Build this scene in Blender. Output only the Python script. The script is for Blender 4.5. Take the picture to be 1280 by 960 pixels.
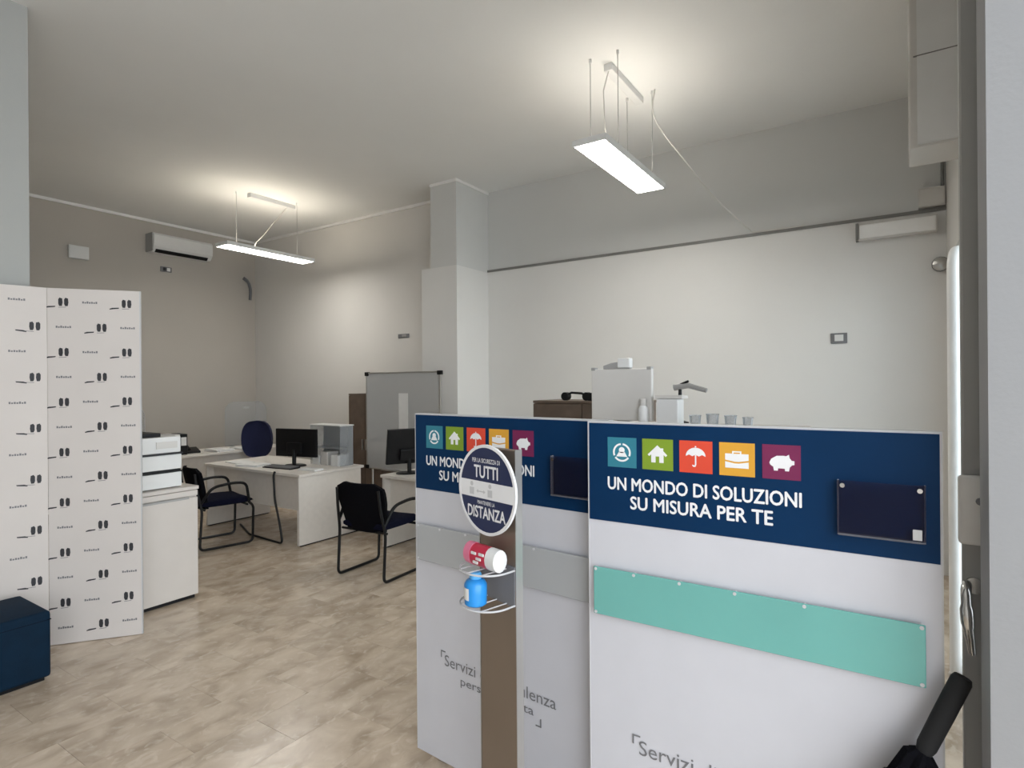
import bpy, bmesh, math, random
from mathutils import Vector, Matrix
random.seed(7)
for o in list(bpy.data.objects): bpy.data.objects.remove(o)
scene = bpy.context.scene
COL = scene.collection
PI = math.pi

# ------------------------------------------------------------ camera
EYE = 1.62
FPX = 730.0
yaw, roll = math.radians(33.3), math.radians(-0.445)
fw = Vector((math.cos(yaw), math.sin(yaw), 0)); r0 = Vector((math.sin(yaw), -math.cos(yaw), 0)); u0 = Vector((0, 0, 1))
rt = r0 * math.cos(roll) + u0 * math.sin(roll); up = -r0 * math.sin(roll) + u0 * math.cos(roll)
cam = bpy.data.cameras.new('camera'); cam.sensor_width = 36; cam.sensor_fit = 'HORIZONTAL'
cam.lens = FPX * 36 / 1280; cam.clip_start = 0.02
camo = bpy.data.objects.new('camera', cam); COL.objects.link(camo)
M3 = Matrix((rt, up, -fw)).transposed()
camo.matrix_world = Matrix.Translation((0, 0, EYE)) @ M3.to_4x4()
scene.camera = camo

# ------------------------------------------------------------ world / light / exposure
WORLD_STRENGTH = 3.3
LAMP_DOWN, LAMP_UP, LAMP_UP_FAR = 18.0, 10.0, 15.0
EXPOSURE = 0.72
w = bpy.data.worlds.new('overcast_sky'); scene.world = w; w.use_nodes = True
bg = w.node_tree.nodes['Background']; bg.inputs[0].default_value = (0.89, 0.945, 1.0, 1); bg.inputs[1].default_value = WORLD_STRENGTH
scene.view_settings.view_transform = 'Standard'; scene.view_settings.look = 'None'
scene.view_settings.exposure = EXPOSURE; scene.view_settings.gamma = 1.0
scene.view_settings.use_curve_mapping = False
def portal(name, loc, size_x, size_y, rot):
    L = bpy.data.lights.new(name, 'AREA'); L.shape = 'RECTANGLE'; L.size = size_x; L.size_y = size_y
    o = bpy.data.objects.new(name, L); COL.objects.link(o); o.location = loc; o.rotation_euler = rot
    L.cycles.is_portal = True
    return o
# daylight portals in the modelled openings (they only guide sampling of the sky)
portal('shopfront_portal', (-0.45, -1.28, 1.88), 4.1, 3.7, (PI / 2, 0, 0))
portal('recess_portal', (2.03, -1.30, 1.4), 0.54, 2.7, (PI / 2, 0, 0))
portal('window_portal', (4.18, -0.52, 1.3), 3.12, 2.5, (PI / 2, 0, 0))

# ------------------------------------------------------------ materials
MATS = {}
def mat(name, col, rough=0.6, metal=0.0, var=0.04, scale=6.0, bump=0.0, bscale=60.0, spec=0.5, alpha=None, trans=0.0, coat=0.0):
    if name in MATS: return MATS[name]
    m = bpy.data.materials.new(name); m.use_nodes = True
    nt = m.node_tree; N = nt.nodes; L = nt.links
    b = N['Principled BSDF']
    b.inputs['Roughness'].default_value = rough; b.inputs['Metallic'].default_value = metal
    b.inputs['Specular IOR Level'].default_value = spec
    if coat: b.inputs['Coat Weight'].default_value = coat
    tc = N.new('ShaderNodeTexCoord')
    nz = N.new('ShaderNodeTexNoise'); nz.inputs['Scale'].default_value = scale; nz.inputs['Detail'].default_value = 4
    L.new(tc.outputs['Object'], nz.inputs['Vector'])
    rp = N.new('ShaderNodeValToRGB')
    c = Vector(col[:3])
    lo = c * (1 - var); hi = c * (1 + var)
    rp.color_ramp.elements[0].color = (*lo, 1); rp.color_ramp.elements[1].color = (min(hi[0], 1), min(hi[1], 1), min(hi[2], 1), 1)
    rp.color_ramp.elements[0].position = 0.3; rp.color_ramp.elements[1].position = 0.7
    L.new(nz.outputs['Fac'], rp.inputs['Fac']); L.new(rp.outputs['Color'], b.inputs['Base Color'])
    if bump:
        n2 = N.new('ShaderNodeTexNoise'); n2.inputs['Scale'].default_value = bscale; n2.inputs['Detail'].default_value = 3
        L.new(tc.outputs['Object'], n2.inputs['Vector'])
        bp = N.new('ShaderNodeBump'); bp.inputs['Strength'].default_value = bump; bp.inputs['Distance'].default_value = 0.01
        L.new(n2.outputs['Fac'], bp.inputs['Height']); L.new(bp.outputs['Normal'], b.inputs['Normal'])
    if alpha is not None: b.inputs['Alpha'].default_value = alpha
    if trans: b.inputs['Transmission Weight'].default_value = trans
    MATS[name] = m
    return m
def emis(name, col, strength):
    m = bpy.data.materials.new(name); m.use_nodes = True
    b = m.node_tree.nodes['Principled BSDF']
    b.inputs['Base Color'].default_value = (0.8, 0.8, 0.8, 1)
    b.inputs['Emission Color'].default_value = (*col, 1); b.inputs['Emission Strength'].default_value = strength
    MATS[name] = m
    return m
def marble():
    m = bpy.data.materials.new('beige_marble'); m.use_nodes = True
    nt = m.node_tree; N = nt.nodes; L = nt.links; b = N['Principled BSDF']
    g = N.new('ShaderNodeNewGeometry'); oi = N.new('ShaderNodeObjectInfo')
    mul = N.new('ShaderNodeVectorMath'); mul.operation = 'SCALE'; mul.inputs[0].default_value = (31, 17, 9)
    L.new(oi.outputs['Random'], mul.inputs['Scale'])
    add = N.new('ShaderNodeVectorMath'); add.operation = 'ADD'
    L.new(g.outputs['Position'], add.inputs[0]); L.new(mul.outputs[0], add.inputs[1])
    st = N.new('ShaderNodeVectorMath'); st.operation = 'MULTIPLY'; st.inputs[1].default_value = (1.0, 1.35, 1.0)
    L.new(add.outputs[0], st.inputs[0])
    n1 = N.new('ShaderNodeTexNoise'); n1.inputs['Scale'].default_value = 4.5; n1.inputs['Detail'].default_value = 7; n1.inputs['Distortion'].default_value = 0.6
    L.new(st.outputs[0], n1.inputs['Vector'])
    r1 = N.new('ShaderNodeValToRGB'); e = r1.color_ramp.elements
    e[0].position = 0.30; e[0].color = (0.385, 0.305, 0.225, 1); e[1].position = 0.72; e[1].color = (0.665, 0.565, 0.45, 1)
    k = e.new(0.5); k.color = (0.54, 0.44, 0.34, 1)
    L.new(n1.outputs['Fac'], r1.inputs['Fac'])
    n2 = N.new('ShaderNodeTexNoise'); n2.inputs['Scale'].default_value = 13.0; n2.inputs['Detail'].default_value = 6; n2.inputs['Distortion'].default_value = 0.9
    L.new(st.outputs[0], n2.inputs['Vector'])
    r2 = N.new('ShaderNodeValToRGB'); r2.color_ramp.elements[0].position = 0.54; r2.color_ramp.elements[1].position = 0.68
    L.new(n2.outputs['Fac'], r2.inputs['Fac'])
    mx = N.new('ShaderNodeMix'); mx.data_type = 'RGBA'
    mf = N.new('ShaderNodeMath'); mf.operation = 'MULTIPLY'; mf.inputs[1].default_value = 0.42
    L.new(r2.outputs['Color'], mf.inputs[0]); L.new(mf.outputs[0], mx.inputs['Factor'])
    L.new(r1.outputs['Color'], mx.inputs['A']); mx.inputs['B'].default_value = (0.74, 0.65, 0.545, 1)
    # each slab a little lighter or darker
    hs = N.new('ShaderNodeHueSaturation')
    mr = N.new('ShaderNodeMapRange'); mr.inputs['To Min'].default_value = 0.94; mr.inputs['To Max'].default_value = 1.05
    L.new(oi.outputs['Random'], mr.inputs['Value']); L.new(mr.outputs['Result'], hs.inputs['Value'])
    L.new(mx.outputs['Result'], hs.inputs['Color']); L.new(hs.outputs['Color'], b.inputs['Base Color'])
    b.inputs['Roughness'].default_value = 0.22; b.inputs['Specular IOR Level'].default_value = 0.45
    MATS['marble'] = m
    return m
def clear(name, tint, fac=0.12, rough=0.05):
    m = bpy.data.materials.new(name); m.use_nodes = True
    nt = m.node_tree; N = nt.nodes; L = nt.links
    for n in list(N): N.remove(n)
    out = N.new('ShaderNodeOutputMaterial'); t = N.new('ShaderNodeBsdfTransparent'); t.inputs[0].default_value = (*tint, 1)
    gl = N.new('ShaderNodeBsdfPrincipled'); gl.inputs['Base Color'].default_value = (0.8, 0.82, 0.84, 1); gl.inputs['Roughness'].default_value = rough
    fr = N.new('ShaderNodeFresnel'); fr.inputs['IOR'].default_value = 1.45
    ad = N.new('ShaderNodeMath'); ad.operation = 'ADD'; ad.inputs[1].default_value = fac; ad.use_clamp = True
    mx = N.new('ShaderNodeMixShader'); L.new(fr.outputs[0], ad.inputs[0]); L.new(ad.outputs[0], mx.inputs[0])
    L.new(t.outputs[0], mx.inputs[1]); L.new(gl.outputs[0], mx.inputs[2]); L.new(mx.outputs[0], out.inputs[0])
    MATS[name] = m
    return m

WALL = mat('wall_paint', (0.66, 0.64, 0.61), 0.75, var=0.02, scale=1.2, bump=0.05, bscale=90)
WALL_UP = mat('upper_wall_paint_shaded', (0.64, 0.64, 0.625), 0.75, var=0.02, scale=1.2, bump=0.05, bscale=90)  # same paint as the lower wall, with shade put into the colour
WALL_LOW = mat('lower_wall_paint', (0.74, 0.73, 0.71), 0.7, var=0.02, scale=1.2, bump=0.05, bscale=90)
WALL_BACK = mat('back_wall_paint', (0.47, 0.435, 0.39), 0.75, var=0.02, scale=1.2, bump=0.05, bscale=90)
CEIL = mat('ceiling_paint', (0.80, 0.80, 0.785), 0.85, var=0.02, scale=1.0, bump=0.04, bscale=70)
TRIM = mat('trim_white', (0.84, 0.83, 0.81), 0.5)
TRIM_DK = mat('trim_grey', (0.20, 0.195, 0.185), 0.5)
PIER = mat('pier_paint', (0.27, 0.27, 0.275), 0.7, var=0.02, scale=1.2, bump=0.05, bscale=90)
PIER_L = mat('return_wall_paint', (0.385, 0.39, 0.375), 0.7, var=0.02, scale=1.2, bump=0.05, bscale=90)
WHITE = mat('white_plastic', (0.72, 0.72, 0.71), 0.4, var=0.02)
OFFW = mat('offwhite_plastic', (0.62, 0.60, 0.57), 0.45, var=0.02)
LAMW = mat('white_laminate', (0.60, 0.555, 0.515), 0.35, var=0.02)
DESK = mat('desk_laminate', (0.74, 0.70, 0.65), 0.35, var=0.03, scale=20)
DESKG = mat('desk_grey', (0.34, 0.335, 0.325), 0.45, var=0.03)
BLACKP = mat('black_plastic', (0.006, 0.006, 0.007), 0.45, spec=0.25)
BLACKM = mat('black_metal', (0.006, 0.006, 0.007), 0.4, spec=0.3)
FABRIC = mat('navy_fabric', (0.005, 0.006, 0.018), 0.95, var=0.25, scale=80, bump=0.3, bscale=300, spec=0.1)
FABRIC_BL = mat('black_fabric', (0.004, 0.004, 0.006), 0.95, var=0.25, scale=80, bump=0.3, bscale=300, spec=0.1)
BLUEF = mat('blue_fabric', (0.008, 0.011, 0.045), 0.95, var=0.2, scale=80, bump=0.3, bscale=300)
POUF = mat('teal_navy_leatherette', (0.001, 0.014, 0.034), 0.8, var=0.12, scale=14, bump=0.15, bscale=160, spec=0.2)
NAVY = mat('navy_print', (0.002, 0.026, 0.082), 0.5, var=0.05, spec=0.12)
PANEL = mat('panel_white', (0.585, 0.585, 0.625), 0.38, var=0.02)
PANEL_E = mat('panel_edge', (0.55, 0.55, 0.56), 0.35)
GREEN = mat('green_acrylic', (0.145, 0.41, 0.375), 0.2, var=0.05, scale=3, coat=0.3)
GREYA = mat('grey_acrylic', (0.42, 0.43, 0.44), 0.22, var=0.03, scale=3, coat=0.3)
PRINTW = mat('white_print', (0.80, 0.80, 0.81), 0.5)
INK = mat('dark_ink', (0.025, 0.025, 0.03), 0.6)
INKG = mat('grey_ink', (0.17, 0.17, 0.18), 0.6)
SATIN = mat('banner_fabric', (0.63, 0.585, 0.555), 0.7, var=0.02, scale=2.5, bump=0.06, bscale=40)
BROWN = mat('brown_laminate', (0.115, 0.082, 0.062), 0.5, var=0.15, scale=9)
TOTEM = mat('bronze_metal', (0.27, 0.215, 0.17), 0.38, metal=0.6, var=0.06, scale=3)
ALU = mat('aluminium', (0.50, 0.49, 0.47), 0.32, metal=0.8)
ALUG = mat('grey_frame_paint', (0.30, 0.295, 0.28), 0.45, var=0.02)
CHROME = mat('brushed_steel', (0.55, 0.54, 0.52), 0.22, metal=1.0)
RED = mat('red_film', (0.55, 0.02, 0.06), 0.3)
PINK = mat('pink_film', (0.75, 0.20, 0.32), 0.3)
BLUE = mat('blue_film', (0.02, 0.26, 0.68), 0.3)
DISC = mat('disc_navy', (0.012, 0.020, 0.075), 0.4)
WBOARD = mat('whiteboard', (0.48, 0.485, 0.485), 0.12, var=0.01, coat=0.6)
PAPER = mat('paper', (0.75, 0.75, 0.74), 0.8)
GROUT = mat('grout', (0.46, 0.38, 0.295), 0.8)
PAVE = mat('street_paving', (0.52, 0.51, 0.49), 0.9)
MARBLE = marble()
GLASS = clear('window_glass', (0.94, 0.97, 0.97), 0.02)
ACRYL = clear('clear_acrylic', (0.90, 0.91, 0.92), 0.08, 0.12)
ACRYL2 = clear('smoked_acrylic', (0.80, 0.78, 0.84), 0.015, 0.10)
MATS['smoked_acrylic'].node_tree.nodes['Principled BSDF'].inputs['Base Color'].default_value = (0.12, 0.10, 0.14, 1)
LAMP_D = emis('lamp_diffuser_glow', (1.0, 0.965, 0.90), LAMP_DOWN)
LAMP_U = emis('lamp_uplight_glow', (1.0, 0.92, 0.80), LAMP_UP)
LAMP_UF = emis('lamp_uplight_glow_far', (1.0, 0.90, 0.74), LAMP_UP_FAR)

# ------------------------------------------------------------ builders
class MB:
    def __init__(s): s.bm = bmesh.new()
    def box(s, x0, x1, y0, y1, z0, z1, bevel=0.0, seg=2, mtx=None):
        t = bmesh.new() if bevel or mtx else s.bm
        vs = [t.verts.new((x, y, z)) for x in (x0, x1) for y in (y0, y1) for z in (z0, z1)]
        for f in ((0, 1, 3, 2), (4, 6, 7, 5), (0, 4, 5, 1), (2, 3, 7, 6), (0, 2, 6, 4), (1, 5, 7, 3)):
            t.faces.new([vs[i] for i in f])
        if t is not s.bm:
            if bevel: bmesh.ops.bevel(t, geom=list(t.edges), offset=bevel, segments=seg, affect='EDGES', profile=0.6)
            if mtx: t.transform(mtx)
            s.merge(t)
        return s
    def merge(s, t):
        me = bpy.data.meshes.new('tmp'); t.to_mesh(me); t.free(); s.bm.from_mesh(me); bpy.data.meshes.remove(me)
    def loft(s, rings, cap=True, closed=True):
        R = [[s.bm.verts.new(p) for p in ring] for ring in rings]
        n = len(R[0])
        for a, b in zip(R, R[1:]):
            for i in range(n if closed else n - 1):
                j = (i + 1) % n
                s.bm.faces.new((a[i], a[j], b[j], b[i]))
        if cap:
            s.bm.faces.new(list(reversed(R[0]))); s.bm.faces.new(R[-1])
        return s
    def tube(s, pts, r, n=8, cap=True):
        pts = [Vector(p) for p in pts]
        rad = r if isinstance(r, (list, tuple)) else [r] * len(pts)
        rings = []; prev = None
        for i, p in enumerate(pts):
            d = (pts[min(i + 1, len(pts) - 1)] - pts[max(i - 1, 0)])
            d = d.normalized() if d.length > 1e-9 else Vector((0, 0, 1))
            if prev is None:
                a = d.cross(Vector((0, 0, 1)))
                if a.length < 1e-3: a = d.cross(Vector((0, 1, 0)))
            else:
                a = prev - d * prev.dot(d)
            a.normalize(); prev = a; b = d.cross(a)
            rings.append([p + (a * math.cos(t) + b * math.sin(t)) * rad[i] for t in [2 * PI * k / n for k in range(n)]])
        return s.loft(rings, cap)
    def lathe(s, prof, c=(0, 0), n=20):
        return s.loft([[(c[0] + r * math.cos(2 * PI * k / n), c[1] + r * math.sin(2 * PI * k / n), z) for k in range(n)] for r, z in prof])
    def prism(s, pts, fr, d0, d1):
        """outline pts (u,v) extruded along the frame's third axis; fr(u,v,d) -> point"""
        a = [s.bm.verts.new(fr(u, v, d0)) for u, v in pts]; b = [s.bm.verts.new(fr(u, v, d1)) for u, v in pts]
        n = len(pts)
        s.bm.faces.new(list(reversed(a))); s.bm.faces.new(b)
        for i in range(n): s.bm.faces.new((a[i], a[(i + 1) % n], b[(i + 1) % n], b[i]))
        return s
    def build(s, name, m, parent=None, smooth=False, **kw):
        bmesh.ops.recalc_face_normals(s.bm, faces=list(s.bm.faces))
        me = bpy.data.meshes.new(name); s.bm.to_mesh(me); s.bm.free()
        if smooth:
            for p in me.polygons: p.use_smooth = True
            me.set_sharp_from_angle(angle=math.radians(40))
        me.materials.append(m)
        o = bpy.data.objects.new(name, me); COL.objects.link(o)
        if parent: o.parent = parent
        tag(o, **kw)
        return o
def tag(o, label=None, cat=None, group=None, kind=None):
    if label: o['label'] = label
    if cat: o['category'] = cat
    if group: o['group'] = group
    if kind: o['kind'] = kind
    return o
def empty(name, loc, rz=0, **kw):
    o = bpy.data.objects.new(name, None); COL.objects.link(o); o.empty_display_size = 0.1
    o.location = loc; o.rotation_euler = (0, 0, rz)
    return tag(o, **kw)
def B(*a, **k): return MB().box(*a, **k)
def copy_tree(o, parent=None):
    c = o.copy(); COL.objects.link(c); c.parent = parent
    for ch in list(o.children): copy_tree(ch, c)
    return c
def arc(pts, r=0.04, n=5):
    """round the inner corners of a polyline"""
    P = [Vector(p) for p in pts]; out = [P[0]]
    for a, b, c in zip(P, P[1:], P[2:]):
        d1 = (a - b); d2 = (c - b); k = min(r, d1.length * .45, d2.length * .45)
        s, e = b + d1.normalized() * k, b + d2.normalized() * k
        for i in range(n + 1):
            t = i / n; out.append(s * (1 - t) ** 2 + b * 2 * t * (1 - t) + e * t * t)
    out.append(P[-1]); return out
def text_mesh(body, width=None, height=None, bold=0.0, align='LEFT', space=1.0):
    """text as flat polygons: list of (verts, faces) normalised so the left bottom is at the origin"""
    cu = bpy.data.curves.new('t', 'FONT'); cu.body = body; cu.size = 1; cu.offset = bold; cu.space_character = space; cu.resolution_u = 3
    o = bpy.data.objects.new('t', cu); COL.objects.link(o)
    dg = bpy.context.evaluated_depsgraph_get(); me = bpy.data.meshes.new_from_object(o.evaluated_get(dg))
    V = [v.co.copy() for v in me.vertices]; Fc = [tuple(p.vertices) for p in me.polygons]
    bpy.data.objects.remove(o); bpy.data.curves.remove(cu); bpy.data.meshes.remove(me)
    x0 = min(v.x for v in V); x1 = max(v.x for v in V); y0 = min(v.y for v in V); y1 = max(v.y for v in V)
    sy = height / (y1 - y0) if height else 1; sx = width / (x1 - x0) if width else sy
    if not height: sy = sx
    return [((v.x - x0) * sx, (v.y - y0) * sy) for v in V], Fc
def add_text(mb, body, fr, u, v, d, width=None, height=None, bold=0.0, slant=0.0, space=1.0):
    V, Fc = text_mesh(body, width, height, 0.0, space=space)
    k = bold * (height or .03)
    for i_, (ou, ov) in enumerate(((0, 0), (k, 0), (-k, 0), (0, k), (0, -k)) if bold else ((0, 0),)):
        vs = [mb.bm.verts.new(fr(u + a + ou + b * slant, v + b + ov, d + i_ * 2e-5)) for a, b in V]
        for f in Fc:
            try: mb.bm.faces.new([vs[i] for i in f])
            except ValueError: pass

# ------------------------------------------------------------ setting
XR, YB, HC = 6.05, 9.05, 4.05
YF = -0.36
# floor slab and tiles
floor = B(-2.6, XR + .1, -1.35, YB + .1, -0.15, -0.012).build('floor', GROUT, kind='structure')
TX, TY = 0.60, 0.30
tile_me = None; n_t = 0; rest = MB(); cand = []
for j in range(36):
    for i in range(-5, 11):
        x0 = i * TX - .12 + (0.30 if j % 2 else 0.0); y0 = -1.3 + j * TY
        x1, y1 = x0 + TX, y0 + TY
        if x1 < -2.5 or x0 > XR - .02 or y0 > YB - .02: continue
        if x1 < 1.45 and y0 > 4.64: continue
        cx, cy = (x0 + x1) / 2, (y0 + y1) / 2
        q = Vector((cx, cy, -EYE)); dep = q.dot(fw); lat = q.dot(r0)
        vis = dep > 0.6 and -0.95 < lat / dep < 0.4 and EYE / dep < 0.72
        size = 1 / dep ** 3 * EYE if dep > .1 else 0
        clip = x1 > XR or x0 < -2.5 or y1 > YB
        cand.append((vis and not clip, size, x0, y0))
cand.sort(key=lambda c: (not c[0], -c[1]))
for k, (vis, size, x0, y0) in enumerate(cand):
    g = 0.0006
    if vis and k < 290:
        if tile_me is None:
            t = B(-TX / 2 + g, TX / 2 - g, -TY / 2 + g, TY / 2 - g, -0.012, 0).build('tile', MARBLE, floor); tile_me = t.data
        else:
            t = bpy.data.objects.new('tile', tile_me); COL.objects.link(t); t.parent = floor
        t.location = (x0 + TX / 2, y0 + TY / 2, random.uniform(-.0003, 0.0))
    else:
        rest.box(max(x0 + g, -2.55), min(x0 + TX - g, XR), y0 + g, min(y0 + TY - g, YB), -0.012, -0.0002)
rest.build('tiles_out_of_view', MARBLE, floor, kind='stuff')
B(-6, 12, -9, -1.36, -0.2, -0.05).build('street_pavement', PAVE, kind='structure')
B(-2.6, XR + .2, -1.35, YB + .2, HC, HC + .15).build('ceiling', CEIL, kind='structure')
B(1.43, XR + .2, YB, YB + .15, -0.012, HC).build('wall_back', WALL_BACK, kind='structure')
# left: return wall facing the street, then the side wall of the deep part of the room
wl = B(-2.6, 1.43, 4.62, 4.77, -0.012, HC).build('wall_return_left', PIER_L, kind='structure')
B(1.28, 1.43, 4.77, YB, -0.012, HC).build('wall_left', WALL_BACK, kind='structure')
B(-2.6, -2.5, -1.35, 4.62, -0.012, HC).build('wall_street_left', WALL, kind='structure')
# right wall: upper part, thicker lower part with ledge, far part, column
wr = B(XR, XR + .15, YF - .14, 4.36, 3.05, HC).build('wall_right', WALL_UP, kind='structure')
B(XR - .02, XR + .15, YF - .14, 4.36, -0.012, 3.05).build('lower_cladding', WALL_LOW, wr)
B(XR - .032, XR + .02, YF, 4.315, 3.035, 3.062).build('ledge_shadow_strip', TRIM_DK, wr)  # dark strip painted in for the shadow gap at the ledge
B(5.88, XR + .15, 4.36, YB, -0.012, HC).build('wall_right_far', WALL, kind='structure')
wc = B(5.405, XR, 4.32, 4.72, 3.03, HC).build('wall_column', WALL_UP, kind='structure')
B(5.395, XR - .02, 4.312, 4.86, -0.012, 3.03).build('lower_cladding', WALL_LOW, wc)
# crown mouldings
B(1.43, 5.88, YB - .025, YB, HC - .035, HC).build('trim_1', TRIM, kind='structure')
B(5.855, 5.88, 4.72, YB - .025, HC - .035, HC).build('trim_2', TRIM, kind='structure')
MB().box(5.39, 5.405, 4.31, 4.72, HC - .03, HC).box(5.405, XR, 4.305, 4.32, HC - .03, HC).build('trim_3', TRIM, kind='structure')
# skirting
B(5.868, 5.88, 4.86, YB, 0, .08).build('baseboard_right', TRIM, kind='structure')
B(1.43, 5.868, YB - .012, YB, 0, .08).build('baseboard_back', TRIM, kind='structure')
# front wall with tall window
wf = (MB().box(2.30, 2.62, YF - .14, YF, -0.012, HC).box(5.74, XR, YF - .14, YF, -0.012, HC)
      .box(2.62, 5.74, YF - .14, YF, 2.56, HC)).build('wall_front', WALL, kind='structure')
wn = MB().box(2.62, 5.74, YF - .10, YF - .03, 2.50, 2.56).box(2.62, 5.74, YF - .10, YF - .03, 0.0, 0.08)
for x in (2.62, 3.645, 4.67, 5.69): wn.box(x, x + .05, YF - .10, YF - .03, 0.08, 2.50)
win = wn.build('window_1', TRIM, kind='structure')
for x in (2.67, 3.695, 4.72): B(x, x + (.975 if x < 4.7 else .97), YF - .07, YF - .062, .08, 2.50).build('pane', GLASS, win)
# near pier beside the door, the recess wall behind it
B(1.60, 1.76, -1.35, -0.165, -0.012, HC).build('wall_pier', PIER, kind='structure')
MB().box(1.76, 2.30, -1.35, -1.20, 2.75, HC).box(1.76, 2.30, -1.35, -1.20, -0.012, 0.05).build('wall_recess_front', WALL, kind='structure')  # unseen wall, opening added to let more daylight in
B(2.30, 2.44, -1.35, YF - .14, -0.012, HC).build('wall_recess_side', WALL, kind='structure')
# shopfront behind the camera: header and mullions around the open glazing
MB().box(-2.5, 1.60, -1.35, -1.20, 3.75, HC).build('wall_shopfront', WALL, kind='structure')
sf = MB()
for x in (-2.5, -1.15, .2, 1.53): sf.box(x, x + .07, -1.31, -1.24, 0, 3.75)
sf.box(-2.5, 1.6, -1.31, -1.24, 2.45, 2.52)
sf.build('window_2', ALUG, kind='structure')

# aluminium door leaf standing beside the pier
dr = B(1.845, 1.885, -0.222, -0.138, 0.015, 2.75, bevel=.004, seg=1).build('door_1', ALUG, kind='structure')
B(1.845, 1.885, -1.10, -1.03, 0.015, 2.75).build('hinge_stile', ALUG, dr)
B(1.848, 1.882, -1.03, -0.222, 2.66, 2.75).build('top_rail', ALUG, dr)
B(1.848, 1.882, -1.03, -0.222, 0.015, 0.14).build('bottom_rail', ALUG, dr)
B(1.861, 1.869, -1.03, -0.222, 0.14, 2.66).build('pane', GLASS, dr)
lk = B(1.812, 1.845, -0.196, -0.128, 1.215, 1.385, bevel=.010, seg=3).build('lock_case', OFFW, dr, smooth=True)
MB().tube([(1.812, -.170, 1.325), (1.807, -.170, 1.325)], .009, 12).build('keyhole', INKG, lk)
hd = MB().tube(arc([(1.845, -.146, 1.11), (1.800, -.140, 1.11), (1.775, -.140, 1.05), (1.800, -.152, .955)], .03), [.011] * 8 + [.014] * 4 + [.012, .008], 10)
hd.build('lever_handle', CHROME, dr, smooth=True)
MB().tube([(1.845, -.160, 1.11), (1.838, -.160, 1.11)], .020, 16).build('handle_rose', CHROME, dr)

# roller shutter housing hung by the front wall
sh = B(4.24, 4.62, YF + .005, -0.080, 3.01, HC - .002, bevel=.012, seg=2).build('shutter_housing', OFFW, label='white boxed shutter housing hanging from the ceiling beside the front wall', cat='shutter box')
B(4.232, 4.24, -.35, -0.10, 3.55, 3.556).build('panel_joint', TRIM_DK, sh)
B(4.234, 4.242, -.345, -0.118, 3.025, HC - .02).build('end_plate', WHITE, sh)

# added white pipe standing in for a bright strip by the front window
hp = empty('bright_strip_pipe', (4.00, -.268, 0), label='made-up white pipe standing in for a bright vertical strip near the right corner', cat='pipe')
MB().tube(arc([(0, 0, .012), (0, 0, 2.27), (.02, -.012, 2.33), (.05, -.03, 2.335)], .04), .030, 16).build('shaft', mat('pole_white', (0.88, 0.88, 0.87), .35), hp, smooth=True)
MB().lathe([(.036, 0), (.036, .012), (.032, .018)], n=16).build('foot_cap', OFFW, hp)
MB().tube([(.045, -.028, 2.335), (.07, -.040, 2.36)], [.020, .014], 10).build('end_plug', ALU, hp)

# ------------------------------------------------------------ fittings on walls
# emergency light under ledge
em = empty('emergency_light', (XR - .02, -0.015, 2.925), label='long white emergency light on the right wall below the ledge', cat='emergency light')
B(-.075, 0, -.285, .285, -.07, .075, bevel=.008).build('housing', OFFW, em)
B(-.092, -.073, -.275, .272, -.060, .060, bevel=.010).build('lens', mat('frosted_lens', (0.85, 0.84, 0.82), .25), em)
B(-.088, -.004, .280, .300, -.072, .078).build('end_cap', TRIM_DK, em)
# switch plate
sp = empty('wall_socket', (XR - .02, 0.425, 2.01), label='small grey framed switch plate on the pale right wall', cat='socket')
B(-.010, 0, -.066, .066, -.047, .047, bevel=.004).build('plate', INKG, sp)
B(-.016, -.009, -.036, .034, -.026, .032, bevel=.002).build('button', WHITE, sp)
# junction box in the corner
jb = empty('junction_box', (XR, -0.265, 3.15), label='pale junction box in the corner above the wall ledge', cat='junction box')
B(-.07, 0, -.09, .095, -.078, .08, bevel=.006).build('case', OFFW, jb)
B(-.076, -.069, -.082, .087, -.070, .072, bevel=.003).build('cover', OFFW, jb)
MB().tube([(-.02, -.07, .08), (-.02, -.07, .30), (-.02, -.07, .55)], .012, 8).build('conduit', TRIM_DK, jb)
# alarm siren
al = empty('motion_sensor', (XR - .02, -0.315, 2.58), label='small round grey sensor high in the right wall corner', cat='sensor')
MB().tube([(0, 0, 0), (-.03, 0, 0)], .035, 14).build('bracket', INKG, al)
MB().tube([(-.03, 0, 0), (-.05, 0, 0), (-.09, 0, 0), (-.11, 0, 0)], [.03, .06, .055, .02], 16).build('head', ALU, al, smooth=True)
MB().tube([(-.06, 0, 0), (-.075, 0, 0)], .061, 16).build('band', INKG, al)

def wall_y(name, x0, x1, z0, z1, d, **kw):
    return B(x0, x1, YB - d, YB, z0, z1, bevel=.006).build(name, WHITE, **kw)
# split air conditioner on back wall
ac = empty('air_conditioner', (4.60, YB, 3.70), label='white split air conditioner high on the back wall', cat='air conditioner')
MB().loft([[(x, -.001, .135), (x, -.18, .135), (x, -.215, .10), (x, -.21, -.06), (x, -.15, -.135), (x, -.001, -.135)] for x in (-.43, .43)]).build('body', WHITE, ac)
MB().loft([[(x, -.186, -.098), (x, -.190, -.102), (x, -.152, -.142), (x, -.147, -.138)] for x in (-.39, .37)]).build('air_outlet', BLACKP, ac)
B(-.428, .428, -.219, -.213, -.03, .10, bevel=.002).build('front_cover', WHITE, ac)
B(-.447, -.431, -.20, -.001, -.13, .13, bevel=.004).build('side_cap', DESKG, ac)
jb2 = empty('cover_box', (3.315, YB, 3.405), label='blank white cover box on the back wall left of air conditioner', cat='junction box')
B(-.115, .115, -.05, 0, -.085, .085, bevel=.006).build('case', WHITE, jb2)
B(-.105, .105, -.056, -.049, -.075, .075, bevel=.002).build('cover', WHITE, jb2)
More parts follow.
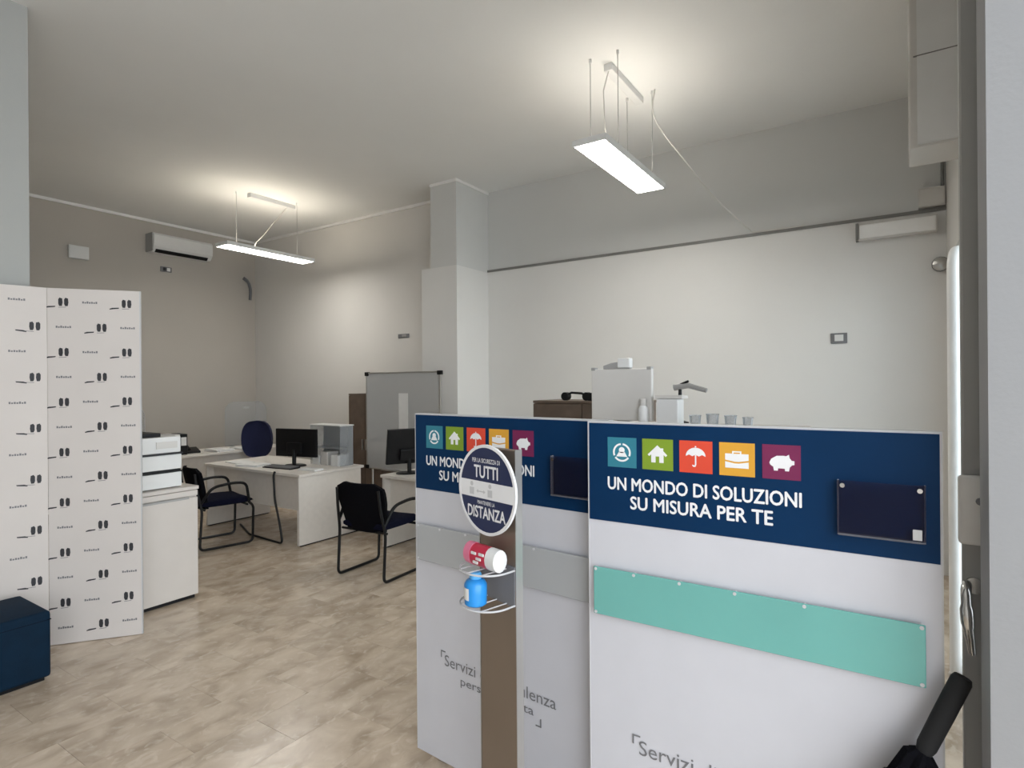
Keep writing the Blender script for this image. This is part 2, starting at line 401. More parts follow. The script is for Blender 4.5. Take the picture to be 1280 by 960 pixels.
ws = empty('wall_socket', (4.435, YB, 3.36), label='small dark socket plate on back wall below air conditioner', cat='socket')
B(-.08, .08, -.012, 0, -.038, .038, bevel=.004).build('plate', INKG, ws)
B(-.045, -.005, -.02, -.011, -.024, .024, bevel=.002).build('outlet', INK, ws); B(.012, .055, -.02, -.011, -.024, .024, bevel=.002).build('outlet', PAPER, ws)
MB().tube(arc([(5.66, YB - .02, 3.41), (5.74, YB - .03, 3.36), (5.785, YB - .03, 3.22), (5.775, YB - .02, 3.06)], .1), [.03] * 3 + [.024] * (14 - 3), 8).build('cable_stub', INKG, smooth=True, label='dark loose cable end hanging on back wall near the corner', cat='cable')
w2 = empty('wall_socket', (5.88, 5.63, 2.29), label='thin dark socket plate on far right wall above the whiteboard', cat='socket')
B(-.012, 0, -.10, .10, -.028, .028, bevel=.004).build('plate', INKG, w2)
B(-.018, -.011, -.06, .02, -.016, .016, bevel=.002).build('outlet', DESKG, w2)

# ------------------------------------------------------------ suspended lamps
def lamp(loc, label, wires, canopy, droop=None, upm=None):
    t = empty('pendant_light', loc, label=label, cat='pendant lamp', group='suspended strip lights')
    L, Wd = .625, .13
    fr = MB()
    fr.box(-L, L, -Wd, -Wd + .012, -.022, .022).box(-L, L, Wd - .012, Wd, -.022, .022).box(-L, -L + .012, -Wd + .012, Wd - .012, -.022, .022).box(L - .012, L, -Wd + .012, Wd - .012, -.022, .022)
    fr.build('frame', WHITE, t)
    B(-L + .012, L - .012, -Wd + .012, Wd - .012, -.019, -.009).build('diffuser', LAMP_D, t)
    B(-L + .012, L - .012, -Wd + .012, Wd - .012, -.006, .004).build('backing_tray', WHITE, t)
    B(-L + .06, L - .06, -.05, .05, .006, .014).build('uplight_strip', upm or LAMP_U, t)
    hz = HC - loc[2]
    for x, y in wires:
        wv = MB().tube([(x, y, .02), (x, y, hz)], .0028, 6).build('suspension_wire', DESKG, t)
        MB().tube([(x, y, hz - .03), (x, y, hz)], .010, 8).build('ceiling_anchor', WHITE, wv)
    c0, c1, cy = canopy
    B(c0, c1, cy - .035, cy + .035, hz - .055, hz, bevel=.006).build('ceiling_canopy', WHITE, t)
    if droop: MB().tube(droop, .005, 6).build('power_cord', OFFW, t)
    return t
lamp((4.355, 1.79, 3.33), 'nearer strip pendant lamp hanging above the right blue display panel', [(-.36, .11), (-.36, -.11), (.36, .11), (.36, -.11)], (-.24, .42, .02),
     [(-.22, .02, .68), (-.28, .04, .5), (-.30, .02, .2), (-.25, 0, .0)])
lamp((4.57, 6.75, 3.33), 'farther strip pendant lamp glowing over the rear desks', [(-.36, .11), (.36, -.11)], (-.24, .42, .03),
     [(.30, .03, .66), (.10, .02, .42), (-.06, .0, .22), (-.17, 0, .10), (-.20, 0, .0)], LAMP_UF)
cp = []
ctl = [(4.70, 1.65, HC), (4.70, 1.65, 3.80), (5.10, 1.50, 3.52), (5.50, 1.33, 3.26), (6.0, 1.15, 3.075)]
for k in range(len(ctl) - 1):
    p0, p1, p2, p3 = [Vector(ctl[max(0, min(len(ctl) - 1, k + q))]) for q in (-1, 0, 1, 2)]
    for s in range(6):
        t = s / 6
        cp.append(0.5 * ((2 * p1) + (p2 - p0) * t + (2 * p0 - 5 * p1 + 4 * p2 - p3) * t * t + (3 * p1 - p0 - 3 * p2 + p3) * t ** 3))
cp += [Vector((6.01, 1.15, 3.07)), Vector((6.012, .85, 3.066)), Vector((6.012, .7, 3.066))]
MB().tube(cp, .006, 6).build('swag_cable', OFFW, label='white electric cable swagging from ceiling to wall ledge', cat='cable')

# ------------------------------------------------------------ display panels
def icon_shapes():
    """pictogram polygons in unit squares, origin at the centre"""
    def circ(r, n=20, cx=0, cy=0, a0=0, a1=2 * PI): return [(cx + r * math.cos(a0 + (a1 - a0) * k / n), cy + r * math.sin(a0 + (a1 - a0) * k / n)) for k in range(n)]
    S = {}
    ring = []
    for q in range(3):
        a0 = PI / 2 + q * 2 * PI / 3 + .12; a1 = a0 + 2 * PI / 3 - .24
        o = [(.31 * math.cos(a0 + (a1 - a0) * k / 8), .31 * math.sin(a0 + (a1 - a0) * k / 8)) for k in range(9)]
        i = [(.25 * math.cos(a0 + (a1 - a0) * k / 8), .25 * math.sin(a0 + (a1 - a0) * k / 8)) for k in range(9)]
        ring.append(o + i[::-1])
    S['care'] = ring + [circ(.10, 14, 0, .08), [(-.19, -.14), (.19, -.14), (.10, .02), (-.10, .02)]]
    S['house'] = [[(-.32, -.01), (-.27, -.06), (-.2, 0), (0, .19), (.2, 0), (.27, -.06), (.32, -.01), (.19, .12), (.19, .21), (.12, .21), (.12, .19), (0, .3)],
                  [(-.2, -.26), (-.06, -.26), (-.06, -.06), (.06, -.06), (.06, -.26), (.2, -.26), (.2, 0), (0, .19), (-.2, 0)]]
    um = [(.3 * math.cos(PI * k / 16), .02 + .27 * math.sin(PI * k / 16)) for k in range(17)]
    um += [(-.2, .07), (-.1, .02), (0, .07), (.1, .02), (.2, .07)]
    S['umbrella'] = [um, [(-.02, .3), (.02, .3), (.02, .34), (-.02, .34)],
                     [(-.02, .06), (.02, .06), (.02, -.24), (-.01, -.31), (-.08, -.31), (-.11, -.25), (-.07, -.25), (-.05, -.27), (-.03, -.26), (-.02, -.22)]]
    S['case'] = [[(-.33, -.02), (-.33, .17), (.33, .17), (.33, -.02), (.06, -.07), (-.06, -.07)], [(-.33, -.26), (.33, -.26), (.33, -.07), (.06, -.12), (-.06, -.12), (-.33, -.07)],
                 [(-.13, .17), (-.13, .25), (.13, .25), (.13, .17), (.09, .17), (.09, .21), (-.09, .21), (-.09, .17)]]
    pig = [(-.31, -.02), (-.26, .09), (-.12, .18), (.06, .19), (.13, .18), (.20, .23), (.22, .13), (.27, .06), (.34, .05), (.34, -.06), (.28, -.07), (.22, -.14), (.20, -.25), (.10, -.25), (.09, -.18), (-.08, -.18), (-.09, -.25), (-.19, -.25), (-.21, -.14), (-.29, -.08)]
    S['piggy'] = [pig]
    return S
ICONS = [('care', mat('tile_teal', (0.025, 0.19, 0.26), .45)), ('house', mat('tile_green', (0.20, 0.31, 0.02), .45)), ('umbrella', mat('tile_orange', (0.68, 0.065, 0.03), .45)),
         ('case', mat('tile_yellow', (0.68, 0.34, 0.032), .45)), ('piggy', mat('tile_plum', (0.17, 0.010, 0.07), .45))]
SH = icon_shapes()
def display_panel(p0, ang, label, strip_mat, strip_label):
    """p0: left bottom front corner on the floor; local x runs to the right, y into the room, z up"""
    t = empty('display_panel', (p0[0], p0[1], 0), ang, label=label, cat='display panel', group='blue topped display panels')
    Wp, Hp = .955, 1.495
    fr = lambda u, v, d: (u, -d, v)
    B(0.004, Wp - .004, 0.001, .028, 0.03, Hp - .004).build('board', PANEL, t)
    e = MB().box(0, .004, 0, .03, .03, Hp).box(Wp - .004, Wp, 0, .03, .03, Hp).box(.004, Wp - .004, 0, .03, Hp - .004, Hp)
    e.build('edge_trim', PANEL_E, t)
    hdr = B(0.006, Wp - .006, -.0015, .001, 1.170, Hp - .006).build('header_band', NAVY, t)
    for k, (nm, m) in enumerate(ICONS):
        u0 = .073 + .1178 * k
        tl = B(u0, u0 + .098, -.003, -.0015, 1.349, 1.445).build('icon_tile', m, t)
        pm = MB()
        for poly in SH[nm]: pm.prism([(u0 + .049 + a * .098, 1.397 + b * .096) for a, b in poly], fr, .003, .0038)
        pm.build('pictogram', PRINTW, tl)
    tx = MB(); add_text(tx, 'UN MONDO DI SOLUZIONI', fr, .073, 1.276, .0022, width=.570, height=.040, bold=.03)
    tx.build('slogan_line', PRINTW, t)
    tx = MB(); add_text(tx, 'SU MISURA PER TE', fr, .150, 1.218, .0022, width=.42, height=.040, bold=.03)
    tx.build('slogan_line', PRINTW, t)
    # clear leaflet pocket
    h = B(.730, .920, -.024, -.021, 1.220, 1.362).build('leaflet_pocket', ACRYL2, t)
    MB().box(.730, .920, -.021, -.004, 1.220, 1.224).box(.730, .733, -.021, -.004, 1.220, 1.362).box(.917, .920, -.021, -.004, 1.220, 1.362).box(.733, .917, -.0255, -.024, 1.220, 1.2245).build('pocket_rim', ACRYL, h)
    for u, v in ((.742, 1.350), (.908, 1.350)):
        MB().tube([(u, -.001, v), (u, -.029, v)], .006, 10).build('stud', CHROME, h)
    B(.893, .912, -.0255, -.0245, 1.228, 1.254).build('pocket_sticker', PANEL_E, h)
    # acrylic strip on stand-offs
    s = B(.026, .918, -.018, -.013, .866, 1.020, bevel=.0015, seg=1).build('acrylic_strip', strip_mat, t, label=strip_label)
    for u in (.034, .165, .31, .47, .65, .91):
        MB().tube([(u, .0, 1.013), (u, -.020, 1.013)], .005, 8).build('stud', PANEL_E, s)
    for u in (.034, .91):
        MB().tube([(u, .0, .873), (u, -.020, .873)], .005, 8).build('stud', PANEL_E, s)
    # small script lines
    sc = MB()
    sc.prism([(.150, .500), (.176, .500), (.176, .495), (.155, .495), (.155, .470), (.150, .470)], fr, .0006, .0012)
    sc.build('opening_bracket', INKG, t); sc = MB()
    add_text(sc, 'Servizi di consulenza', fr, .172, .440, .001, width=.56, height=.046, slant=.0)
    sc.build('script_line', INKG, t, kind='stuff'); sc = MB()
    add_text(sc, 'personalizzata', fr, .262, .375, .001, width=.37, height=.044, slant=.0)
    sc.build('script_line', INKG, t, kind='stuff'); sc = MB()
    sc.prism([(.640, .352), (.666, .352), (.666, .384), (.661, .384), (.661, .357), (.640, .357)], fr, .0006, .0012)
    sc.build('closing_bracket', INKG, t)
    for u in (.10, Wp - .16):
        B(u, u + .06, -.0 + .03, .28, 0, .03, bevel=.004).build('foot', ALU, t)
    return t
ang2 = -PI / 2
display_panel((1.767, 0.860), ang2, 'nearer blue topped white display panel with a green acrylic strip', GREEN, 'mint green acrylic strip on stand-offs')
d = Vector((-.0766, -.952)); ang1 = math.atan2(d.y, d.x)
display_panel((1.905, 1.762), ang1, 'farther blue topped white display panel with a grey strip behind the round sign', GREYA, 'grey acrylic strip on stand-offs')

# ------------------------------------------------------------ sanitiser stand with round sign
TA = math.atan2(-.963, -.27)           # local x = to the right as seen from the entrance
st = empty('sanitizer_stand', (1.60, 1.115, 0), TA, label='slim bronze hand sanitizer totem with a round distance sign', cat='sanitizer stand')
tfr = lambda u, v, d: (u, -d, v)
B(-.093, .093, 0, .026, .012, 1.405, bevel=.002, seg=1).build('column', TOTEM, st)
MB().box(.0932, .0955, -.001, .028, .012, 1.407).box(-.0955, -.0932, -.001, .028, .012, 1.407).build('edge_trim', ALU, st)
B(-.17, .17, -.17, .19, 0, .012, bevel=.003, seg=1).build('base_plate', TOTEM, st)
DZ = 1.272; DR = .148
dk = MB().tube([(0, -.046, DZ), (0, -.040, DZ)], DR, 48).build('sign_disc', DISC, st)
rg = MB()
ringp = [(math.cos(2 * PI * k / 48), math.sin(2 * PI * k / 48)) for k in range(48)]
rg.loft([[(a * r, -y, DZ + b * r) for a, b in ringp] for r, y in ((DR - .009, .0462), (DR - .009, .0475), (DR + .001, .0475), (DR + .001, .039), (DR - .002, .039))], cap=False)
rg.build('sign_rim', PRINTW, dk)
def chord(v): return math.sqrt(max(0, (DR - .008) ** 2 - v * v))
vt, vb = .026, -.030
band = [(chord(vb) * -1, vb)]
band = [(-chord(vb), vb), (chord(vb), vb)] + [(chord(vb + (vt - vb) * k / 6), vb + (vt - vb) * k / 6) for k in range(1, 7)] + [(-chord(vt - (vt - vb) * k / 6), vt - (vt - vb) * k / 6) for k in range(0, 6)]
MB().prism([(a, DZ + b) for a, b in band], tfr, .0462, .0470).build('sign_band', PRINTW, dk)
tx = MB()
for body, u, v, wd_, hg_, bd_ in (('PER LA SICUREZZA DI', -.072, .088, .144, .014, .01), ('TUTTI', -.062, .038, .124, .040, .02), ('MANTENERE LA', -.045, -.050, .09, .012, .01), ('DISTANZA', -.098, -.096, .196, .038, .02)):
    tx = MB(); add_text(tx, body, tfr, u, DZ + v, .0468, width=wd_, height=hg_, bold=bd_ * 1.6)
    tx.build('sign_text_line', PRINTW, dk)
pg = MB()
for sx in (-.075, .022):
    pg.prism([(sx + .008 * math.cos(2 * PI * k / 12), DZ + .014 + .008 * math.sin(2 * PI * k / 12)) for k in range(12)], tfr, .0470, .0474)
    pg.prism([(sx - .012, DZ - .022), (sx + .012, DZ - .022), (sx + .012, DZ + .002), (sx - .012, DZ + .002)], tfr, .0470, .0474)
pg.prism([(-.05, DZ - .008), (-.04, DZ - .001), (-.04, DZ - .006), (-.012, DZ - .006), (-.012, DZ - .001), (-.002, DZ - .008), (-.012, DZ - .015), (-.012, DZ - .010), (-.04, DZ - .010), (-.04, DZ - .015)], tfr, .0470, .0474)
pg.build('sign_pictogram', PANEL_E, dk)
for s_ in (-.04, .04): MB().tube([(s_, 0, DZ), (s_, -.040, DZ)], .006, 8).build('sign_bracket', ALU, st)
for z, nm in ((1.018, 'upper_wire_shelf'), (.905, 'lower_wire_shelf')):
    ws_ = MB(); rr = .092
    pts = [(.088, 0, z)] + [(rr * math.cos(a), -.048 - .085 * math.sin(a), z) for a in [PI * k / 14 for k in range(15)]] + [(-.088, 0, z)]
    ws_.tube(arc(pts, .01, 2), .0032, 6)
    for x in (-.05, 0, .05): ws_.tube([(x, 0, z - .002), (x, -.048 - .085 * math.sqrt(1 - (x / rr) ** 2), z - .002)], .0022, 6)
    ws_.build(nm, PANEL_E, st)
B(-.09, .09, -.004, 0, .90, 1.03).build('shelf_back', INKG, st)
def stand_pt(x, y):  # local to world
    c, s = math.cos(TA), math.sin(TA); return (1.60 + x * c - y * s, 1.115 + x * s + y * c)
x, y = stand_pt(.008, -.060)
rp_ = empty('wipes_pack', (x, y, 1.0215), TA, label='red and white wipes pack on the upper wire shelf', cat='wipes pack')
MB().loft([[(xx, yy * k, .037 + zz * k) for yy, zz in [(.030 * math.cos(a), .037 * math.sin(a)) for a in [2 * PI * q / 16 for q in range(16)]]] for xx, k in ((-.082, .80), (-.078, .97), (.035, 1.0))]).build('film', RED, rp_, smooth=True)
MB().loft([[(xx, yy * k, .037 + zz * k) for yy, zz in [(.030 * math.cos(a), .037 * math.sin(a)) for a in [2 * PI * q / 16 for q in range(16)]]] for xx, k in ((.035, 1.0), (.078, .97), (.082, .8))]).build('white_end', PAPER, rp_, smooth=True)
MB().loft([[(xx, yy * k, .037 + zz * k) for yy, zz in [(.0305 * math.cos(a), .0375 * math.sin(a)) for a in [2 * PI * q / 16 for q in range(16)]]] for xx, k in ((-.0785, .98), (-.045, 1.0))]).build('pink_end', PINK, rp_, smooth=True)
pm = MB()
for xx, zz in ((-.02, .05), (.005, .035), (-.01, .022), (.02, .052)):
    pm.box(xx - .012, xx + .012, -.0325, -.0290, zz - .004, zz + .004)
pm.build('printed_marks', PAPER, rp_)
x, y = stand_pt(0, -.092)
bt = empty('gel_bottle', (x, y, .908), TA, label='blue sanitizer gel bottle on the lower wire shelf', cat='bottle')
MB().lathe([(.030, 0), (.036, .005), (.037, .04), (.037, .068), (.030, .080), (.016, .086)], n=20).build('bottle_body', BLUE, bt, smooth=True)
MB().lathe([(.018, .084), (.020, .088), (.020, .100), (.016, .105)], n=16).build('cap', mat('light_blue_cap', (0.10, 0.42, 0.80), .35), bt, smooth=True)
lb = MB()
lb.loft([[(.0375 * math.sin(a), -.0375 * math.cos(a), z) for a in [-.9 + 1.2 * q / 8 for q in range(9)]] for z in (.022, .060)], cap=False, closed=False)
lb.build('label', PAPER, bt)

# ------------------------------------------------------------ folding banner wall
bn = empty('folding_banner', (1.46, 4.44, 0), label='tall white folding banner wall printed with small repeated logos', cat='banner')
HB = 2.245
def banner_leaf(vec, name, cols_even, cols_odd, side):
    L = vec.length; e = vec.normalized(); n = Vector((-e.y, e.x))
    if n.dot(Vector((-1, -1))) < 0: n = -n
    fr = lambda u, v, dd: (e.x * u + n.x * dd, e.y * u + n.y * dd, v)
    leaf = MB().prism([(0.001, .004), (L, .004), (L, HB), (0.001, HB)], fr, -.02, 0).build(name, SATIN, bn)
    ed = MB().prism([(L - .004, .004), (L + .002, .004), (L + .002, HB), (L - .004, HB)], fr, -.021, .0006).build('edge_seam', PANEL_E, leaf)
    ink = MB(); grey = MB()
    S = 1 if side > 0 else -1
    for r in range(14):
        z = HB - .085 - r * .158
        for kind, u in (cols_even if r % 2 == 0 else cols_odd):
            if kind == 'L':
                for du in (0, .031 * S):
                    c = u + du; ink.prism([(c - .011, z - .013), (c - .006, z - .026), (c + .008, z - .026), (c + .012, z - .004), (c + .010, z + .022), (c - .004, z + .027), (c - .011, z + .016)], fr, .0004, .0010)
                c = u - .052 * S
                ink.prism([(c - .027, z - .040), (c + .024, z - .033), (c + .026, z - .026), (c - .012, z - .028), (c - .027, z - .034)], fr, .0004, .0010)
                grey.prism([(u - .01, z - .036), (u + .03, z - .034), (u + .03, z - .031), (u - .01, z - .033)], fr, .0004, .0010)
            else:
                for q in range(7):
                    c = u - .036 + q * .012; hgt = (.013, .009, .014, .010, .012, .009, .013)[q]
                    grey.prism([(c - .0045, z - .006), (c + .0045, z - .006), (c + .0045, z - .006 + hgt), (c - .0045, z - .006 + hgt)], fr, .0004, .0010)
    ink.build('printed_logos', INK, leaf, kind='stuff'); grey.build('printed_words', INKG, leaf, kind='stuff')
v = Vector((.40, -.31)); l = v.length
banner_leaf(v, 'front_leaf', [('L', .10 * l + .02), ('D', .45 * l), ('L', .78 * l + .02)], [('D', .17 * l), ('L', .545 * l), ('D', .86 * l)], 1)
v2 = Vector((-.42, .10)); l = v2.length
banner_leaf(v2, 'side_leaf', [('D', .145), ('L', .36)], [('L', .075), ('D', .31)], -1)

# ------------------------------------------------------------ pouf
pf = empty('pouf', (1.085, 4.15, 0), label='dark teal cube pouf on the marble floor before the banner', cat='pouf')
MB().box(-.215, .215, -.225, .225, .02, .385, bevel=.022, seg=3).build('cushion', POUF, pf, smooth=True)
MB().box(-.216, .216, -.226, .226, .335, .339, bevel=.0015, seg=1).build('seam', FABRIC_BL, pf)
MB().box(-.19, .19, -.20, .20, 0, .02).build('base', BLACKP, pf)

# ------------------------------------------------------------ cabinet with printer
cb = empty('storage_cabinet', (2.02, 4.70, 0), label='low white office cabinet beside the banner carrying the printer', cat='cabinet')
B(-.40, .40, -.195, .22, .03, .835).build('body', LAMW, cb)
B(-.39, .39, -.18, .21, 0, .03).build('plinth', BLACKP, cb)
B(-.405, .405, -.222, .225, .835, .86, bevel=.002, seg=1).build('top', LAMW, cb)
dd = B(-.398, .398, -.218, -.197, .035, .775, bevel=.002, seg=1).build('door', LAMW, cb)
B(-.30, .33, -.224, -.2185, .768, .783).build('handle', DESKG, dd)
B(-.398, .398, -.218, -.197, .788, .83, bevel=.002, seg=1).build('upper_rail', LAMW, cb)
pr_ = empty('office_printer', (2.10, 4.72, .86), label='white office printer with dark paper slots on the cabinet', cat='printer')
B(-.24, .235, -.17, .17, .006, .115, bevel=.006).build('paper_drawer', WHITE, pr_)
B(-.23, .225, -.172, .16, .117, .137).build('dark_slot', BLACKP, pr_)
B(-.24, .235, -.17, .17, .139, .250, bevel=.006).build('body', WHITE, pr_)
B(-.22, .24, -.18, .15, .251, .262).build('output_slot', INK, pr_)
B(-.24, .230, -.17, .17, .264, .385, bevel=.010).build('scanner', WHITE, pr_)
B(-.20, .10, -.14, .16, .386, .415, bevel=.006).build('document_feeder', BLACKP, pr_)
B(.05, .20, -.178, -.172, .30, .35).build('control_panel', OFFW, pr_)
for x in (-.2, .19): B(x - .02, x + .02, -.14, .14, 0, .006).build('foot', BLACKP, pr_)

# ------------------------------------------------------------ desks
def desk(name_label, x0, x1, y0, y1, mod, group='white office desks', modz=.34, ends=True):
    cx, cy = (x0 + x1) / 2, (y0 + y1) / 2
    t = empty('office_desk', (cx, cy, 0), label=name_label, cat='desk', group=group)
    a, b = (x1 - x0) / 2, (y1 - y0) / 2
    B(-a, a, -b, b, .700, .728, bevel=.002, seg=1).build('desktop', DESK, t)
    if mod == 'x':      # long side along y, modesty panel on the low-x side
        for s in (-1, 1):
            B(-a + .01, a - .03, s * (b - .035) - .015, s * (b - .035) + .015, .012, .700).build('end_panel', DESK, t)
            B(-a + .03, a - .05, s * (b - .035) - .012, s * (b - .035) + .012, 0, .012).build('plinth_strip', BLACKP, t)
        B(-a + .09, -a + .108, -b + .05, b - .05, modz, .700).build('modesty_panel', DESK, t)
    else:
        for s in (-1, 1):
            B(s * (a - .035) - .015, s * (a - .035) + .015, -b + .01, b - .03, .012, .700).build('end_panel', DESK, t)
            B(s * (a - .035) - .012, s * (a - .035) + .012, -b + .03, b - .05, 0, .012).build('plinth_strip', BLACKP, t)
        B(-a + .05, a - .05, -b + .09, -b + .108, modz, .700).build('modesty_panel', DESK, t)
    return t
desk('white office desk with black monitor and keyboards in the middle of the room', 3.70, 4.55, 4.98, 6.72, 'x')
desk('white office desk at the back wall with files and blue chair', 3.15, 5.50, 7.62, 8.32, 'y', modz=.22)
desk('white office desk behind the farther panel with a turned monitor', 4.13, 4.88, 2.75, 4.29, 'x')

# hanging cable of the middle desk
MB().tube(arc([(3.69, 5.36, .735), (3.675, 5.36, .70), (3.665, 5.33, .45), (3.70, 5.30, .20), (3.69, 5.24, .008), (3.74, 5.9, .008), (3.95, 6.4, .008)], .06), .011, 6).build('desk_cable', BLACKP, label='black cable hanging from the middle desk down to floor', cat='cable')

def monitor(loc, rz, label, wd=.46, hg=.29, tilt=0.0):
    t = empty('monitor', loc, rz, label=label, cat='monitor', group='black computer monitors')
    zc = .13 + hg / 2
    mt = Matrix.Translation((0, 0, .13)) @ Matrix.Rotation(tilt, 4, 'Y') @ Matrix.Translation((0, 0, -.13))
    B(-.018, .018, -wd / 2, wd / 2, .13 - .03, .13 + hg - .03, bevel=.006, mtx=mt).build('casing', BLACKP, t)
    B(.0185, .020, -wd / 2 + .015, wd / 2 - .015, .13 - .012, .13 + hg - .048, mtx=mt).build('screen', mat('screen_off', (.008, .008, .010), .12), t)
    B(-.05, -.018, -.10, .10, .14, .26, bevel=.01, mtx=mt).build('rear_hump', BLACKP, t)
    MB().tube([(-.04, 0, .012), (-.035, 0, .18)], .022, 10).build('stem', BLACKP, t)
    MB().loft([[(.10 * k * math.cos(a) - .02, .13 * k * math.sin(a), z) for a in [2 * PI * q / 20 for q in range(20)]] for k, z in ((1, 0), (1, .008), (.9, .014))]).build('base', BLACKP, t)
    return t
monitor((4.13, 5.60, .728), math.radians(12), 'black monitor standing on the middle white desk', .56, .31)
monitor((4.36, 4.13, .728), math.radians(62), 'black monitor turned sideways on the desk by whiteboard', .46, .36, -.22)
def keyboard(loc, rz, label, l=.42, wd=.14, m=BLACKP, km=None, cat='keyboard', group='keyboards on desks'):
    t = empty('keyboard', loc, rz, label=label, cat=cat, group=group)
    MB().loft([[(-wd / 2, y, .0), (wd / 2, y, .0), (wd / 2, y, .018), (-wd / 2, y, .010)] for y in (-l / 2, l / 2)]).build('keyboard_case', m, t)
    for r in range(4):
        B(-wd / 2 + .012 + r * .031, -wd / 2 + .038 + r * .031, -l / 2 + .01, l / 2 - .01, .010 + r * .0018, .019 + r * .0018).build('key_row', km or INKG, t)
    return t
keyboard((3.92, 5.58, .728), .1, 'black keyboard in front of the middle desk monitor')
keyboard((4.45, 3.66, .728), .3, 'black keyboard beside the turned monitor')

def paper_stack(loc, rz, w_, l_, n, label, m=PAPER, group='papers on desks'):
    t = empty('paper_stack', loc, rz, label=label, cat='papers', group=group)
    z = 0
    for k in range(n):
        h = random.uniform(.004, .010); a = random.uniform(-.12, .12)
        B(-w_ / 2, w_ / 2, -l_ / 2, l_ / 2, z, z + h, mtx=Matrix.Rotation(a, 4, 'Z')).build('sheet_pile', m, t); z += h
    return t
paper_stack((3.87, 6.02, .728), .2, .21, .30, 3, 'loose white papers at the near edge of middle desk')
paper_stack((3.98, 5.16, .728), .05, .12, .24, 2, 'small white paper pile beside the middle monitor')
paper_stack((3.95, 6.40, .728), -.2, .21, .30, 2, 'white papers at the far end of middle desk')
paper_stack((4.52, 7.82, .728), .05, .24, .32, 4, 'white paper pile in the middle of back desk')
paper_stack((4.82, 7.78, .728), -.1, .18, .30, 3, 'white paper pile at the right end of back desk')

# files and boxes on the back desk
def binder(loc, rz, label, m, h=.31, wd=.07):
    t = empty('ring_binder', loc, rz, label=label, cat='binder', group='binders on the back desk')
    B(-wd / 2, wd / 2, -.13, .15, 0, h, bevel=.003, seg=1).build('cover', m, t)
    B(-wd / 2 + .012, wd / 2 - .012, -.1305, -.129, h * .45, h * .85).build('spine_label', PAPER, t)
    return t
binder((3.84, 7.92, .728), .1, 'dark grey ring binder leftmost on the back desk', DESKG, .26)
binder((3.93, 7.90, .728), .05, 'white ring binder between two dark binders', PAPER, .27)
binder((4.03, 7.90, .728), -.1, 'black ring binder next to the white one', BLACKP, .27, .09)
ph = empty('desk_phone', (4.20, 7.92, .728), -.2, label='black desk phone to the right of the binders', cat='phone')
MB().loft([[(x, -.09, 0), (x, .09, 0), (x, .09, .07), (x, -.09, .025)] for x in (-.08, .08)]).build('phone_base', BLACKP, ph)
MB().tube([(-.055, -.085, .055), (-.055, -.05, .075), (-.055, .05, .105), (-.055, .09, .10)], [.02, .014, .014, .02], 8).build('handset', BLACKP, ph, smooth=True)
ph2 = empty('desk_phone', (5.10, 7.82, .728), .4, label='dark small phone beside the rear acrylic shield', cat='phone')
MB().loft([[(x, -.09, 0), (x, .09, 0), (x, .09, .07), (x, -.09, .025)] for x in (-.08, .08)]).build('phone_base', INK, ph2)
MB().tube([(-.055, -.085, .06), (-.055, -.05, .08), (-.055, .05, .115), (-.055, .09, .11)], [.024, .018, .018, .024], 8).build('handset', BLACKP, ph2, smooth=True)

# acrylic shields
def shield(loc, rz, wd, h, label, r=.14):
    t = empty('acrylic_shield', loc, rz, label=label, cat='screen', group='clear acrylic desk shields')
    pts = [(-wd / 2, 0.01), (wd / 2, 0.01)]
    pts += [(wd / 2 - r + r * math.cos(PI / 2 * k / 8), h - r + r * math.sin(PI / 2 * k / 8)) for k in range(9)]
    pts += [(-wd / 2 + r - r * math.sin(PI / 2 * k / 8), h - r + r * math.cos(PI / 2 * k / 8)) for k in range(9)]
    MB().prism(pts, lambda u, v, d: (u, d, v), -.003, .003).build('sheet', ACRYL, t)
    MB().prism([(.05 * math.cos(2 * PI * k / 16), h - .09 + .018 * math.sin(2 * PI * k / 16)) for k in range(16)], lambda u, v, d: (u, d, v), -.0042, -.0032).build('logo_sticker', DESKG, t)
    for s in (-1, 1): B(s * wd * .35 - .01, s * wd * .35 + .01, -.10, .10, 0, .012).build('foot', ACRYL, t)
    return t
shield((5.14, 8.16, .728), -.15, .62, .66, 'clear rounded acrylic shield standing on the right part of back desk')
shield((3.46, 8.10, .728), .1, .50, .64, 'clear rounded acrylic shield on the left part of back desk behind the printer')
# clear box shelf on the middle desk
sb = empty('acrylic_organizer', (4.40, 5.34, .728), 0, label='clear acrylic box shelf with pale top on middle desk', cat='organizer')
B(-.10, .10, -.26, .26, .44, .452, bevel=.002, seg=1).build('top_shelf', WHITE, sb)
for y in (-.25, .25): B(-.09, .09, y - .003, y + .003, 0, .44).build('side', ACRYL, sb)
B(.085, .09, -.245, .245, 0, .44).build('back', ACRYL, sb)
B(-.09, .085, -.245, .245, .19, .196).build('mid_shelf', ACRYL, sb)
for i, (y, h, c) in enumerate(((-.15, .12, 'paper tray'), (.02, .15, 'middle'), (.16, .10, 'far'))):
    fo = B(-.09, .07, y - .06, y + .06, .0, h, bevel=.003, seg=1).build('paper_box', PAPER if i != 1 else OFFW, label=('low white carton at the near end under the clear organizer', 'taller pale carton in the middle under the clear organizer', 'lowest white carton at the far end under the clear organizer')[i], cat='box', group='cartons under the organizer')
    fo.location = (4.40, 5.34, .728)

